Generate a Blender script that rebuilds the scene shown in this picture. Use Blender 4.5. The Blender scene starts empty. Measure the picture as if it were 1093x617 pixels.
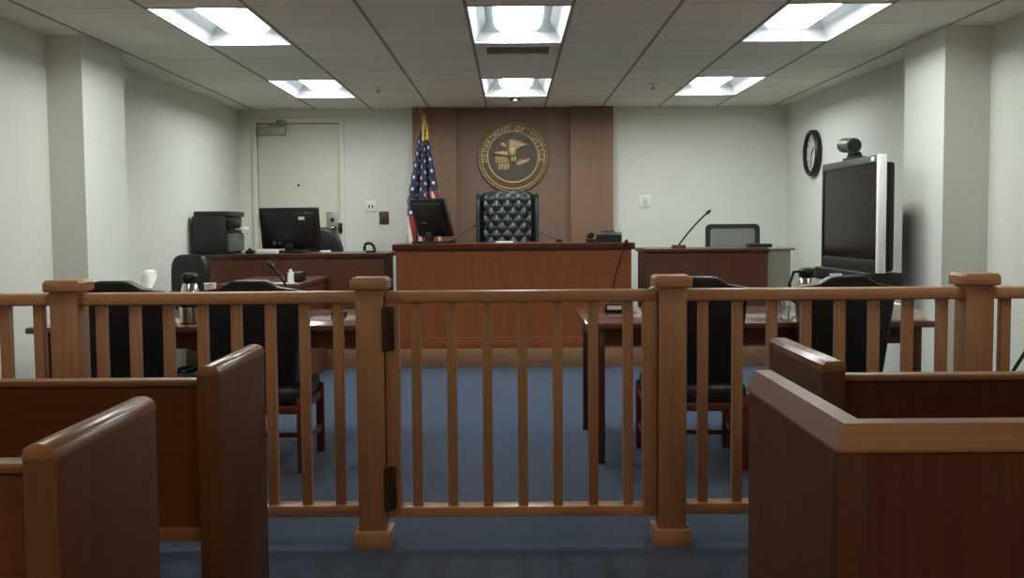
import bpy, bmesh, math, random
from mathutils import Vector, Matrix
random.seed(7)
PI = math.pi
SC = bpy.context.scene
COL = SC.collection

# ------------------------------------------------------------------ materials
def lin(c):
    return tuple((v / 12.92 if v <= 0.04045 else ((v + 0.055) / 1.055) ** 2.4) for v in (x / 255 for x in c))

class NT:
    """tiny node-building helper"""
    def __init__(s, name):
        s.m = bpy.data.materials.new(name); s.m.use_nodes = True
        s.t = s.m.node_tree; s.b = s.t.nodes['Principled BSDF']
    def n(s, kind, **kw):
        o = s.t.nodes.new(kind)
        for k, v in kw.items(): setattr(o, k, v)
        return o
    def link(s, a, b): s.t.links.new(a, b)
    def put(s, sock, v):
        if hasattr(v, 'is_output'): s.link(v, sock)
        else: sock.default_value = v
    def math(s, op, a, b=0.0, c=None):
        o = s.n('ShaderNodeMath', operation=op)
        s.put(o.inputs[0], a); s.put(o.inputs[1], b)
        if c is not None: s.put(o.inputs[2], c)
        return o.outputs[0]
    def mix(s, f, a, b):
        o = s.n('ShaderNodeMix', data_type='RGBA')
        s.put(o.inputs[0], f)
        for sock, v in ((o.inputs[6], a), (o.inputs[7], b)):
            if isinstance(v, tuple): sock.default_value = (*v[:3], 1)
            else: s.link(v, sock)
        return o.outputs[2]

def plain(name, rgb, rough=0.6, metal=0.0, var=0.06, scale=40, bump=0.0, spec=0.5, coat=0.0):
    k = NT(name); b = k.b
    c = lin(rgb)
    tc = k.n('ShaderNodeTexCoord'); ns = k.n('ShaderNodeTexNoise')
    k.link(tc.outputs['Object'], ns.inputs['Vector']); ns.inputs['Scale'].default_value = scale; ns.inputs['Detail'].default_value = 4
    col = k.mix(ns.outputs['Fac'], tuple(v * (1 - var) for v in c), tuple(min(1, v * (1 + var)) for v in c))
    k.link(col, b.inputs['Base Color'])
    b.inputs['Roughness'].default_value = rough; b.inputs['Metallic'].default_value = metal
    b.inputs['Specular IOR Level'].default_value = spec
    b.inputs['Coat Weight'].default_value = coat
    if bump:
        bp = k.n('ShaderNodeBump'); bp.inputs['Strength'].default_value = bump; bp.inputs['Distance'].default_value = 0.01
        k.link(ns.outputs['Fac'], bp.inputs['Height']); k.link(bp.outputs['Normal'], b.inputs['Normal'])
    return k.m

def wood(name, dark, light, axis='z', rough=0.35, fine=60, coat=0.0, panels=0.0, spec=0.5):
    k = NT(name); b = k.b
    tc = k.n('ShaderNodeTexCoord'); mp = k.n('ShaderNodeMapping')
    k.link(tc.outputs['Object'], mp.inputs['Vector'])
    sc = {'x': (0.035, 1, 1), 'y': (1, 0.035, 1), 'z': (1, 1, 0.035)}[axis]
    mp.inputs['Scale'].default_value = sc
    n1 = k.n('ShaderNodeTexNoise'); n1.inputs['Scale'].default_value = fine; n1.inputs['Detail'].default_value = 6; n1.inputs['Distortion'].default_value = 0.4
    n2 = k.n('ShaderNodeTexNoise'); n2.inputs['Scale'].default_value = fine * 0.12; n2.inputs['Detail'].default_value = 2
    k.link(mp.outputs[0], n1.inputs['Vector']); k.link(mp.outputs[0], n2.inputs['Vector'])
    f = k.math('ADD', k.math('MULTIPLY', n1.outputs['Fac'], 0.55), k.math('MULTIPLY', n2.outputs['Fac'], 0.45))
    f = k.math('MULTIPLY_ADD', f, 2.2, -0.6)
    f = k.math('MINIMUM', k.math('MAXIMUM', f, 0.0), 1.0)
    col = k.mix(f, lin(dark), lin(light))
    if panels:                                   # book-matched veneer leaves of slightly different tone
        sx = k.n('ShaderNodeSeparateXYZ'); k.link(tc.outputs['Object'], sx.inputs[0])
        cell = k.math('FLOOR', k.math('MULTIPLY', sx.outputs['X'], 1 / panels))
        wn = k.n('ShaderNodeTexWhiteNoise', noise_dimensions='1D'); k.link(cell, wn.inputs['W'])
        col = k.mix(k.math('MULTIPLY', wn.outputs['Value'], 0.35), col, lin(dark))
    k.link(col, b.inputs['Base Color'])
    b.inputs['Roughness'].default_value = rough
    b.inputs['Specular IOR Level'].default_value = spec
    b.inputs['Coat Weight'].default_value = coat; b.inputs['Coat Roughness'].default_value = 0.15
    bp = k.n('ShaderNodeBump'); bp.inputs['Strength'].default_value = 0.08; bp.inputs['Distance'].default_value = 0.004
    k.link(n1.outputs['Fac'], bp.inputs['Height']); k.link(bp.outputs['Normal'], b.inputs['Normal'])
    return k.m

def emit(name, rgb, strength):
    k = NT(name); c = lin(rgb)
    k.b.inputs['Base Color'].default_value = (*c, 1)
    k.b.inputs['Emission Color'].default_value = (*c, 1); k.b.inputs['Emission Strength'].default_value = strength
    return k.m

def carpet(name, a, bcol):
    k = NT(name); b = k.b
    tc = k.n('ShaderNodeTexCoord')
    n1 = k.n('ShaderNodeTexNoise'); n1.inputs['Scale'].default_value = 220; n1.inputs['Detail'].default_value = 3
    n2 = k.n('ShaderNodeTexNoise'); n2.inputs['Scale'].default_value = 9; n2.inputs['Detail'].default_value = 5
    for n_ in (n1, n2): k.link(tc.outputs['Object'], n_.inputs['Vector'])
    f = k.math('ADD', k.math('MULTIPLY', n1.outputs['Fac'], 0.6), k.math('MULTIPLY', n2.outputs['Fac'], 0.4))
    f = k.math('MINIMUM', k.math('MAXIMUM', k.math('MULTIPLY_ADD', f, 2.0, -0.5), 0.0), 1.0)
    k.link(k.mix(f, lin(a), lin(bcol)), b.inputs['Base Color'])
    b.inputs['Roughness'].default_value = 0.95; b.inputs['Specular IOR Level'].default_value = 0.1
    b.inputs['Sheen Weight'].default_value = 0.15
    bp = k.n('ShaderNodeBump'); bp.inputs['Strength'].default_value = 0.5; bp.inputs['Distance'].default_value = 0.006
    k.link(n1.outputs['Fac'], bp.inputs['Height']); k.link(bp.outputs['Normal'], b.inputs['Normal'])
    return k.m

def tile_mat(name, rgb):
    k = NT(name); b = k.b; c = lin(rgb)
    tc = k.n('ShaderNodeTexCoord')
    n1 = k.n('ShaderNodeTexNoise'); n1.inputs['Scale'].default_value = 160; n1.inputs['Detail'].default_value = 2
    k.link(tc.outputs['Object'], n1.inputs['Vector'])
    sx = k.n('ShaderNodeSeparateXYZ'); k.link(tc.outputs['Object'], sx.inputs[0])
    cx = k.math('FLOOR', k.math('MULTIPLY_ADD', sx.outputs['X'], 1 / 0.6155, 0.4155))
    cy = k.math('FLOOR', k.math('MULTIPLY_ADD', sx.outputs['Y'], 1 / 0.61, 0.246))
    wn = k.n('ShaderNodeTexWhiteNoise', noise_dimensions='2D')
    cb = k.n('ShaderNodeCombineXYZ'); k.link(cx, cb.inputs[0]); k.link(cy, cb.inputs[1]); k.link(cb.outputs[0], wn.inputs['Vector'])
    col = k.mix(n1.outputs['Fac'], tuple(v * 0.93 for v in c), tuple(min(1, v * 1.05) for v in c))
    col = k.mix(k.math('MULTIPLY', wn.outputs['Value'], 0.5), col, tuple(v * 0.93 for v in c))
    k.link(col, b.inputs['Base Color']); b.inputs['Roughness'].default_value = 0.9
    b.inputs['Specular IOR Level'].default_value = 0.15
    return k.m

def glass(name, tint=(235, 240, 240), rough=0.02):
    k = NT(name)
    k.b.inputs['Base Color'].default_value = (*lin(tint), 1); k.b.inputs['Roughness'].default_value = rough
    k.b.inputs['Transmission Weight'].default_value = 1.0; k.b.inputs['IOR'].default_value = 1.3
    return k.m

def mesh_fabric(name, rgb):
    """see-through woven mesh of a task chair"""
    k = NT(name); b = k.b
    tc = k.n('ShaderNodeTexCoord'); sx = k.n('ShaderNodeSeparateXYZ'); k.link(tc.outputs['Object'], sx.inputs[0])
    wx = k.math('FRACT', k.math('MULTIPLY', sx.outputs['X'], 200)); wz = k.math('FRACT', k.math('MULTIPLY', sx.outputs['Z'], 200))
    hole = k.math('MULTIPLY', k.math('GREATER_THAN', wx, 0.42), k.math('GREATER_THAN', wz, 0.42))
    b.inputs['Base Color'].default_value = (*lin(rgb), 1); b.inputs['Roughness'].default_value = 0.8
    k.link(k.math('SUBTRACT', 1.0, hole), b.inputs['Alpha'])
    return k.m

def flag_mat():
    k = NT('flag_cloth'); b = k.b
    uv = k.n('ShaderNodeUVMap', uv_map='cloth'); sx = k.n('ShaderNodeSeparateXYZ'); k.link(uv.outputs[0], sx.inputs[0])
    u, v = sx.outputs['X'], sx.outputs['Y']
    a = k.math('MULTIPLY_ADD', v, 11.0, k.math('MULTIPLY', u, 3.4)); c = k.math('SUBTRACT', k.math('MULTIPLY', u, 3.4), k.math('MULTIPLY', v, 11.0))
    fa = k.math('SUBTRACT', k.math('FRACT', a), 0.5); fc = k.math('SUBTRACT', k.math('FRACT', c), 0.5)
    d = k.math('ADD', k.math('MULTIPLY', fa, fa), k.math('MULTIPLY', fc, fc))
    star = k.math('LESS_THAN', d, 0.042)
    canton = k.mix(star, lin((26, 30, 62)), lin((205, 205, 215)))
    st = k.math('FRACT', k.math('ADD', k.math('MULTIPLY', u, 3.4), k.math('MULTIPLY', v, 2.2)))
    stripes = k.mix(k.math('GREATER_THAN', st, 0.5), lin((140, 28, 34)), lin((215, 205, 200)))
    lim = k.math('MULTIPLY_ADD', k.math('GREATER_THAN', u, 0.58), 0.19, 0.34)
    k.link(k.mix(k.math('GREATER_THAN', v, lim), stripes, canton), b.inputs['Base Color'])
    b.inputs['Roughness'].default_value = 0.75; b.inputs['Sheen Weight'].default_value = 0.2
    return k.m

M = dict(
    tissue=plain('tissue_paper', (250, 250, 248), 0.9, var=0.01),
    wall=plain('painted_wall', (215, 217, 209), 0.85, var=0.012, scale=3, spec=0.2),
    tile=tile_mat('ceiling_tile', (236, 236, 222)),
    tee=plain('ceiling_reveal', (150, 148, 136), 0.8),
    seam=plain('ceiling_seam', (222, 221, 207), 0.8),
    carpet=carpet('blue_carpet', (42, 54, 72), (62, 77, 99)),
    door=plain('door_paint', (206, 205, 190), 0.6, var=0.02, scale=5),
    doorframe=plain('door_frame_paint', (210, 209, 196), 0.55, var=0.02, scale=5),
    reveal=plain('dark_gap', (60, 58, 50), 0.9),
    panel=wood('panel_veneer', (114, 91, 75), (124, 100, 82), 'z', 0.6, 30),
    pilaster=wood('pilaster_veneer', (120, 91, 71), (134, 102, 80), 'z', 0.6, 40),
    oak=wood('oak_rail', (150, 108, 78), (179, 135, 102), 'z', 0.38, 70),
    oakx=wood('oak_rail_long', (158, 114, 82), (192, 146, 111), 'x', 0.34, 70),
    riser=wood('riser_wood', (122, 90, 66), (146, 110, 84), 'x', 0.45, 60),
    cherry=wood('cherry_veneer', (120, 61, 25), (150, 81, 37), 'z', 0.42, 40, panels=0.26),
    cherry_dark=wood('cherry_moulding', (84, 46, 30), (104, 58, 38), 'x', 0.3, 50),
    mahogany=wood('mahogany_veneer', (84, 47, 30), (106, 61, 40), 'z', 0.4, 40, panels=0.31),
    mahogany_top=wood('mahogany_edge', (74, 46, 36), (96, 60, 46), 'x', 0.35, 50),
    pew=wood('pew_wood', (82, 50, 26), (102, 66, 37), 'z', 0.55, 45, spec=0.3),
    pew_red=wood('pew_red_wood', (90, 48, 27), (110, 61, 36), 'x', 0.5, 45, spec=0.3),
    pew_dark=wood('pew_dark_wood', (68, 36, 21), (86, 49, 29), 'z', 0.5, 45, spec=0.3),
    pew_cap=wood('pew_cap_wood', (118, 84, 58), (144, 106, 77), 'y', 0.27, 55),
    pew_capx=wood('pew_cap_wood_long', (120, 83, 56), (146, 105, 74), 'x', 0.42, 55, spec=0.3),
    goldshade=plain('shaded_gold', (128, 106, 68), 0.5, metal=0.25, var=0.12, scale=60),  # darker copy of the gold; shade between raised parts put into its colour
    table=wood('table_mahogany', (84, 44, 36), (110, 62, 50), 'x', 0.16, 45, coat=0.5),
    tableleg=wood('table_leg_wood', (70, 34, 30), (92, 46, 38), 'z', 0.3, 45),
    chairleg=wood('chair_leg_wood', (82, 34, 22), (104, 48, 32), 'z', 0.35, 50),
    leather=plain('black_leather', (24, 25, 27), 0.38, var=0.15, scale=120, bump=0.15),
    greenleather=plain('tufted_leather', (27, 33, 33), 0.36, var=0.12, scale=160, bump=0.08),
    button=plain('tuft_button', (18, 20, 20), 0.4),
    blackp=plain('black_plastic', (12, 12, 13), 0.45),
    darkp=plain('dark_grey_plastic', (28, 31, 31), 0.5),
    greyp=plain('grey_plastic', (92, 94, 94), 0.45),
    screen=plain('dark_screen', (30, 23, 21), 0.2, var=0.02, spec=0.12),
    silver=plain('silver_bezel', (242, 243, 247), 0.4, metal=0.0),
    steel=plain('brushed_steel', (220, 216, 204), 0.14, metal=1.0),
    closer=plain('closer_metal', (150, 150, 140), 0.45, metal=0.5),
    bronze=plain('dark_bronze', (72, 58, 42), 0.45, metal=0.6),
    gold=plain('aged_gold', (186, 164, 118), 0.42, metal=0.25, var=0.12, scale=60),
    goldbright=plain('gold_fringe', (196, 158, 66), 0.4, metal=0.3),
    seal=plain('seal_brown', (100, 78, 58), 0.5, var=0.1, scale=30),
    sealdark=plain('seal_field', (74, 60, 48), 0.5, var=0.1, scale=30),
    white=plain('white_paper', (232, 230, 224), 0.7, var=0.02),
    whitep=plain('white_plastic', (225, 224, 216), 0.45, var=0.02),
    clockface=plain('clock_face', (196, 198, 192), 0.5, var=0.02),
    brownplate=plain('brown_plate', (70, 54, 40), 0.5),
    greypaint=plain('grey_laminate', (140, 138, 124), 0.6, var=0.03, scale=5),
    blind=plain('tissue_blue', (120, 150, 190), 0.7),
    housing=plain('troffer_white', (196, 200, 200), 0.5, var=0.01),
    lamp=emit('lamp_light', (248, 253, 250), 34.5), fill_dim=emit('added_dim_light', (255, 246, 230), 16.0), lampsoft=emit('lamp_side_light', (240, 250, 255), 2.4), fill_warm=emit('added_warm_light', (255, 220, 180), 50.0),  # second and last colours serve only the added, unseen lights
    spot=emit('spot_light', (255, 244, 225), 25.0),
    glass=glass('clear_glass'),
    chairmesh=mesh_fabric('chair_mesh', (80, 82, 82)),
    flag=flag_mat(),
)

# ------------------------------------------------------------------ mesh helpers
def nb(): return bmesh.new()

def box(bm, x0, x1, y0, y1, z0, z1, bev=0.0, seg=2):
    t = bmesh.new()
    bmesh.ops.create_cube(t, size=1.0)
    for v in t.verts:
        v.co = Vector(((x0 + x1) / 2 + v.co.x * (x1 - x0), (y0 + y1) / 2 + v.co.y * (y1 - y0), (z0 + z1) / 2 + v.co.z * (z1 - z0)))
    if bev: bmesh.ops.bevel(t, geom=t.edges[:], offset=bev, segments=seg, affect='EDGES', profile=0.5)
    merge(bm, t)

def merge(bm, t, mat=None):
    me = bpy.data.meshes.new('tmp')
    if mat is not None: bmesh.ops.transform(t, matrix=mat, verts=t.verts)
    t.to_mesh(me); t.free(); bm.from_mesh(me); bpy.data.meshes.remove(me)

def cyl(bm, p0, p1, r0, r1=None, n=20, cap=True):
    r1 = r0 if r1 is None else r1
    p0, p1 = Vector(p0), Vector(p1); d = (p1 - p0).normalized()
    a = Vector((0, 0, 1)) if abs(d.z) < 0.9 else Vector((1, 0, 0))
    u = d.cross(a).normalized(); w = d.cross(u)
    ra = [bm.verts.new(p0 + (u * math.cos(2 * PI * i / n) + w * math.sin(2 * PI * i / n)) * r0) for i in range(n)]
    rb = [bm.verts.new(p1 + (u * math.cos(2 * PI * i / n) + w * math.sin(2 * PI * i / n)) * r1) for i in range(n)]
    for i in range(n): bm.faces.new((ra[i], ra[(i + 1) % n], rb[(i + 1) % n], rb[i]))
    if cap: bm.faces.new(ra[::-1]); bm.faces.new(rb)

def tube(bm, pts, r, n=10):
    pts = [Vector(p) for p in pts]; rings = []
    for i, p in enumerate(pts):
        d = (pts[min(i + 1, len(pts) - 1)] - pts[max(i - 1, 0)]).normalized()
        a = Vector((0, 0, 1)) if abs(d.z) < 0.95 else Vector((0, 1, 0))
        u = d.cross(a).normalized(); w = d.cross(u)
        rr = r[i] if isinstance(r, (list, tuple)) else r
        rings.append([bm.verts.new(p + (u * math.cos(2 * PI * k / n) + w * math.sin(2 * PI * k / n)) * rr) for k in range(n)])
    for a, b in zip(rings, rings[1:]):
        for k in range(n): bm.faces.new((a[k], a[(k + 1) % n], b[(k + 1) % n], b[k]))
    bm.faces.new(rings[0][::-1]); bm.faces.new(rings[-1])

def curve(p0, p1, p2, n=14):
    p0, p1, p2 = Vector(p0), Vector(p1), Vector(p2)
    return [(1 - t) ** 2 * p0 + 2 * t * (1 - t) * p1 + t * t * p2 for t in (i / n for i in range(n + 1))]

def lathe(bm, prof, c=(0, 0, 0), n=28, axis='z'):
    rings = []
    for r, h in prof:
        ring = []
        for i in range(n):
            a = 2 * PI * i / n; p = (r * math.cos(a), r * math.sin(a), h)
            if axis == 'y': p = (p[0], p[2], p[1])
            if axis == 'x': p = (p[2], p[0], p[1])
            ring.append(bm.verts.new(Vector(c) + Vector(p)))
        rings.append(ring)
    for a, b in zip(rings, rings[1:]):
        for k in range(n): bm.faces.new((a[k], a[(k + 1) % n], b[(k + 1) % n], b[k]))
    bm.faces.new(rings[0][::-1]); bm.faces.new(rings[-1])

def prism(bm, poly, axis, a, b, bev=0.0, seg=2):
    """poly: 2-D outline; axis 'y' -> (x,z) outline pushed from y=a to y=b; 'x' -> (y,z); 'z' -> (x,y)"""
    t = bmesh.new()
    def P(p, h): return {'y': (p[0], h, p[1]), 'x': (h, p[0], p[1]), 'z': (p[0], p[1], h)}[axis]
    va = [t.verts.new(P(p, a)) for p in poly]; vb = [t.verts.new(P(p, b)) for p in poly]
    n = len(poly)
    for i in range(n): t.faces.new((va[i], va[(i + 1) % n], vb[(i + 1) % n], vb[i]))
    fa = t.faces.new(va[::-1]); fb = t.faces.new(vb)
    bmesh.ops.recalc_face_normals(t, faces=t.faces)
    if bev:
        ed = set(fa.edges) | set(fb.edges)
        bmesh.ops.bevel(t, geom=list(ed), offset=bev, segments=seg, affect='EDGES', profile=0.5)
    merge(bm, t)

def rrect(x0, x1, z0, z1, r, n=5):
    pts = []
    for cx, cz, a0 in ((x1 - r, z1 - r, 0), (x0 + r, z1 - r, 90), (x0 + r, z0 + r, 180), (x1 - r, z0 + r, 270)):
        for i in range(n + 1):
            a = math.radians(a0 + 90 * i / n); pts.append((cx + r * math.cos(a), cz + r * math.sin(a)))
    return pts

def ringprism(bm, outer, inner, axis, a, b):
    def P(p, h): return {'y': (p[0], h, p[1]), 'x': (h, p[0], p[1]), 'z': (p[0], p[1], h)}[axis]
    n = len(outer)
    L = [[bm.verts.new(P(p, h)) for p in pl] for pl, h in ((outer, a), (inner, a), (outer, b), (inner, b))]
    for i in range(n):
        j = (i + 1) % n
        for q in ((L[0][i], L[0][j], L[1][j], L[1][i]), (L[2][i], L[3][i], L[3][j], L[2][j]),
                  (L[0][i], L[2][i], L[2][j], L[0][j]), (L[1][i], L[1][j], L[3][j], L[3][i])): bm.faces.new(q)

def root_of(o):
    while o.parent: o = o.parent
    return o

def make(name, bm, mat, parent=None, origin=None, smooth=35, label=None, kind=None):
    """link a bmesh (world coordinates) as one object; parts become local to their thing"""
    bmesh.ops.recalc_face_normals(bm, faces=bm.faces)
    if parent is not None:
        r = root_of(parent)
        mw = Matrix.Translation(r.location) @ Matrix.Rotation(r.rotation_euler.z, 4, 'Z')
        bmesh.ops.transform(bm, matrix=mw.inverted(), verts=bm.verts)
    elif origin is not None:
        bmesh.ops.translate(bm, vec=-Vector(origin), verts=bm.verts)
    me = bpy.data.meshes.new(name); bm.to_mesh(me); bm.free()
    if mat is not None: me.materials.append(mat if not isinstance(mat, str) else M[mat])
    me.polygons.foreach_set('use_smooth', [True] * len(me.polygons))
    me.set_sharp_from_angle(angle=math.radians(smooth))
    o = bpy.data.objects.new(name, me); COL.objects.link(o)
    if parent is not None: o.parent = parent
    elif origin is not None: o.location = origin
    if label: o['label'] = label
    if kind: o['kind'] = kind
    return o

def thing(name, label, cat, loc=(0, 0, 0), rotz=0.0, group=None):
    o = bpy.data.objects.new(name, None); COL.objects.link(o)
    o.empty_display_size = 0.1
    o.location = loc; o.rotation_euler = (0, 0, rotz)
    return tag(o, label, cat, group)

def tag(o, label, cat, group=None):
    o['label'] = label; o['category'] = cat
    if group: o['group'] = group
    return o

def single(name, bm, mat, label, cat, origin, group=None, smooth=35):
    return tag(make(name, bm, mat, origin=origin, smooth=smooth), label, cat, group)

def struct(name, bm, mat, smooth=35): return make(name, bm, mat, kind='structure', smooth=smooth)

def copy_tree(o, parent=None):
    c = o.copy(); COL.objects.link(c)
    if parent is not None: c.parent = parent
    for ch in list(o.children): copy_tree(ch, c)
    return c

def dup(root, loc, rotz, label):
    c = copy_tree(root); c.location = loc; c.rotation_euler = (0, 0, rotz); c['label'] = label
    return c

def bx(name, a, mat, parent=None, bev=0.0, **kw):
    bm = nb(); box(bm, *a, bev=bev); return make(name, bm, mat, parent, **kw)

# ------------------------------------------------------------------ the room
HC = 2.56                      # ceiling
YB = 11.10                     # back wall
def xl(y): return -3.05 + (y - 6.2) * 0.0224
def xr(y): return 3.115 - (y - 6.2) * 0.0275
YF = -3.0

bm = nb(); box(bm, -3.6, 3.7, YF - .1, YB + .3, -0.12, 0.0); struct('floor', bm, 'carpet')
def wall_poly(y0, y1, f, t):
    return [(f(y0), y0), (f(y1), y1), (f(y1) + t, y1), (f(y0) + t, y0)]
bm = nb(); prism(bm, wall_poly(YF, YB + .2, xl, -.15), 'z', 0, 2.85); struct('wall_left', bm, 'wall')
bm = nb(); prism(bm, wall_poly(YF, YB + .2, xr, .15), 'z', 0, 2.85); struct('wall_right', bm, 'wall')
# back wall with the doorway cut out
DX0, DX1, DZ = -2.745, -1.850, 2.415
bm = nb()
box(bm, -3.2, DX0, YB, YB + .15, 0, 2.85); box(bm, DX1, 3.2, YB, YB + .15, 0, 2.85); box(bm, DX0, DX1, YB, YB + .15, DZ, 2.85)
struct('wall_back', bm, 'wall')
bm = nb(); box(bm, -3.6, 3.7, YF - .15, YF, 0, 2.85); struct('wall_front', bm, 'wall')
bm = nb(); box(bm, xl(7.1) - .05, -2.806, 6.76, 7.49, 0, HC + .1); struct('column_left', bm, 'wall')
bm = nb(); box(bm, 2.806, xr(7.0) + .05, 6.665, 7.345, 0, HC + .1); struct('column_right', bm, 'wall')

# ceiling: slab of tiles with the fixture openings left out
XL = [-2.765, -2.098, -1.500, -0.870, -0.257, 0.364, 0.980, 1.590, 2.210, 2.815]
ROWS = [(5.95, 7.17), (8.87, 10.11), (-1.55, -0.33), (3.05, 4.27)]  # last two rows hold only added lights, out of view
TX = [(-2.098, -1.500), (-0.257, 0.364), (1.590, 2.210)]
holes = [(a, b, c, d) for (a, b) in TX for (c, d) in ROWS if not (c < 5 and a == -0.257)]
xs = sorted({-3.5, 3.5, *[v for t in TX for v in t]}); ys = sorted({YF - .05, YB + .15, *[v for t in ROWS for v in t]})
bm = nb()
for i in range(len(xs) - 1):
    for j in range(len(ys) - 1):
        mx, my = (xs[i] + xs[i + 1]) / 2, (ys[j] + ys[j + 1]) / 2
        if any(a < mx < b and c < my < d for a, b, c, d in holes): continue
        box(bm, xs[i], xs[i + 1], ys[j], ys[j + 1], HC, HC + .05)
ceil = struct('ceiling', bm, 'tile')
bm = nb()
for x in XL:
    y0 = YF
    segs = [(YF, YB)]
    box(bm, x - .010, x + .010, YF, YB, HC - .003, HC + .002)
struct('trim_1', bm, 'tee')
bm = nb()
for k in range(-4, 19):
    y = -0.15 + 0.61 * k
    if not YF < y < YB - .05: continue
    for a, b in zip([xl(y)] + XL, XL + [xr(y)]):
        if any(abs(a - t[0]) < .01 and any(r[0] - .02 < y < r[1] + .02 for r in ROWS) for t in TX): continue
        box(bm, a + .012, b - .012, y - .004, y + .004, HC - .002, HC + .002)
struct('trim_2', bm, 'seam')

# dais with oak riser
bm = nb(); box(bm, -3.05, 3.08, 9.30, YB, 0, 0.165); struct('dais_floor', bm, 'carpet')
bm = nb(); box(bm, -2.99, 3.03, 9.275, 9.302, 0, 0.172, bev=.003); struct('trim_3', bm, 'riser')

# panelled feature wall with two pilasters
bm = nb(); box(bm, -0.60, 0.645, YB - .03, YB, 0.165, HC); struct('wall_panel', bm, 'panel')
bm = nb(); box(bm, -1.055, -0.587, YB - .09, YB, 0.165, HC, bev=.004); struct('pilaster_left', bm, 'pilaster')
bm = nb(); box(bm, 0.637, 1.095, YB - .09, YB, 0.165, HC, bev=.004); struct('pilaster_right', bm, 'pilaster')

# door
dr = bpy.data.objects.new('door_1', None); COL.objects.link(dr); dr.location = (-2.3, YB, .165); dr['kind'] = 'structure'
bm = nb()
box(bm, DX0 - .05, DX0 + .004, YB - .025, YB + .14, .165, DZ + .05, bev=.003)
box(bm, DX1 - .004, DX1 + .05, YB - .025, YB + .14, .165, DZ + .05, bev=.003)
box(bm, DX0, DX1, YB - .024, YB + .14, DZ - .004, DZ + .05, bev=.003)
make('door_frame', bm, 'doorframe', dr)
bx('door_leaf', (DX0 + .010, DX1 - .010, YB + .004, YB + .05, .175, DZ - .012), 'door', dr, bev=.003)
bx('door_stop', (DX0, DX1, YB + .052, YB + .14, .165, DZ), 'reveal', dr)
bm = nb(); box(bm, -2.725, -2.425, YB - .055, YB + .006, 2.285, 2.372, bev=.006)
cl = make('door_closer', bm, 'closer', dr)
bm = nb(); box(bm, -2.52, -2.42, YB - .05, YB - .02, 2.385, 2.445, bev=.004); tube(bm, [(-2.60, YB - .045, 2.375), (-2.56, YB - .06, 2.39), (-2.46, YB - .05, 2.41)], .011)
make('closer_arm', bm, 'closer', cl)
for z in (2.22, 1.36, .45):
    bm = nb(); cyl(bm, (DX0 + .004, YB - .012, z - .065), (DX0 + .004, YB - .012, z + .065), .012); make('hinge', bm, 'closer', dr)
bm = nb(); cyl(bm, (-2.30, YB - .006, 1.745), (-2.30, YB + .01, 1.745), .013); make('peephole', bm, 'blackp', dr)
pl = bx('lock_plate', (-2.005, -1.880, YB - .006, YB + .006, 1.155, 1.455), 'closer', dr, bev=.002)
bm = nb(); cyl(bm, (-1.92, YB - .06, 1.285), (-1.92, YB, 1.285), .028); tube(bm, [(-1.92, YB - .055, 1.285), (-1.98, YB - .06, 1.285), (-2.045, YB - .055, 1.28)], .011)
make('lever_handle', bm, 'steel', pl)
bm = nb(); cyl(bm, (-1.94, YB - .02, 1.37), (-1.94, YB, 1.37), .022); make('lock_cylinder', bm, 'steel', pl)
bx('strike_plate', (-1.872, -1.830, YB - .032, YB - .010, 1.225, 1.335), 'blackp', dr, bev=.003)

# ------------------------------------------------------------------ ceiling fixtures
def troffer(label, x0, x1, y0, y1, lampmat='lamp'):
    t = thing('ceiling_light', label, 'ceiling light', ((x0 + x1) / 2, (y0 + y1) / 2, HC), 0, 'recessed ceiling lights')
    z1 = HC + .13
    bm = nb()
    # white basket: flange, sloped sides and a flat top
    g = .012
    A = [(x0 + g, y0 + g), (x1 - g, y0 + g), (x1 - g, y1 - g), (x0 + g, y1 - g)]
    s = .09
    B = [(x0 + s, y0 + .03), (x1 - s, y0 + .03), (x1 - s, y1 - .075), (x0 + s, y1 - .075)]
    va = [bm.verts.new((*p, HC + .004)) for p in A]; vb = [bm.verts.new((*p, z1)) for p in B]
    for i in range(4): bm.faces.new((va[i], va[(i + 1) % 4], vb[(i + 1) % 4], vb[i]))
    bm.faces.new(vb)
    o = [bm.verts.new((*p, z1 + .03)) for p in ((x0, y0), (x1, y0), (x1, y1), (x0, y1))]
    f = [bm.verts.new((*p, HC + .004)) for p in ((x0, y0), (x1, y0), (x1, y1), (x0, y1))]
    for i in range(4):
        bm.faces.new((va[i], va[(i + 1) % 4], f[(i + 1) % 4], f[i])); bm.faces.new((f[i], f[(i + 1) % 4], o[(i + 1) % 4], o[i]))
    bm.faces.new(o)
    make('reflector', bm, 'housing', t)
    bm = nb()
    for xa, xb, ya, yb in ((x0, x0 + .014, y0, y1), (x1 - .014, x1, y0, y1), (x0, x1, y0, y0 + .014), (x0, x1, y1 - .014, y1)):
        box(bm, xa, xb, ya, yb, HC - .006, HC + .006)
    make('frame', bm, 'housing', t)
    cx = (x0 + x1) / 2
    bm = nb(); prism(bm, [(cx - .165, z1 - .006), (cx - .152, z1 - .040), (cx - .125, z1 - .062), (cx + .125, z1 - .062), (cx + .152, z1 - .040), (cx + .165, z1 - .006)], 'y', y0 + .04, y1 - .080)
    lc = make('lamp_cover', bm, lampmat, t, smooth=10); lc.data.materials.append(M['lampsoft'])
    for f in lc.data.polygons: f.material_index = 0 if f.normal.z < -.9 else 1
    return t
names = {0: 'left', 1: 'middle', 2: 'right'}
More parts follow.
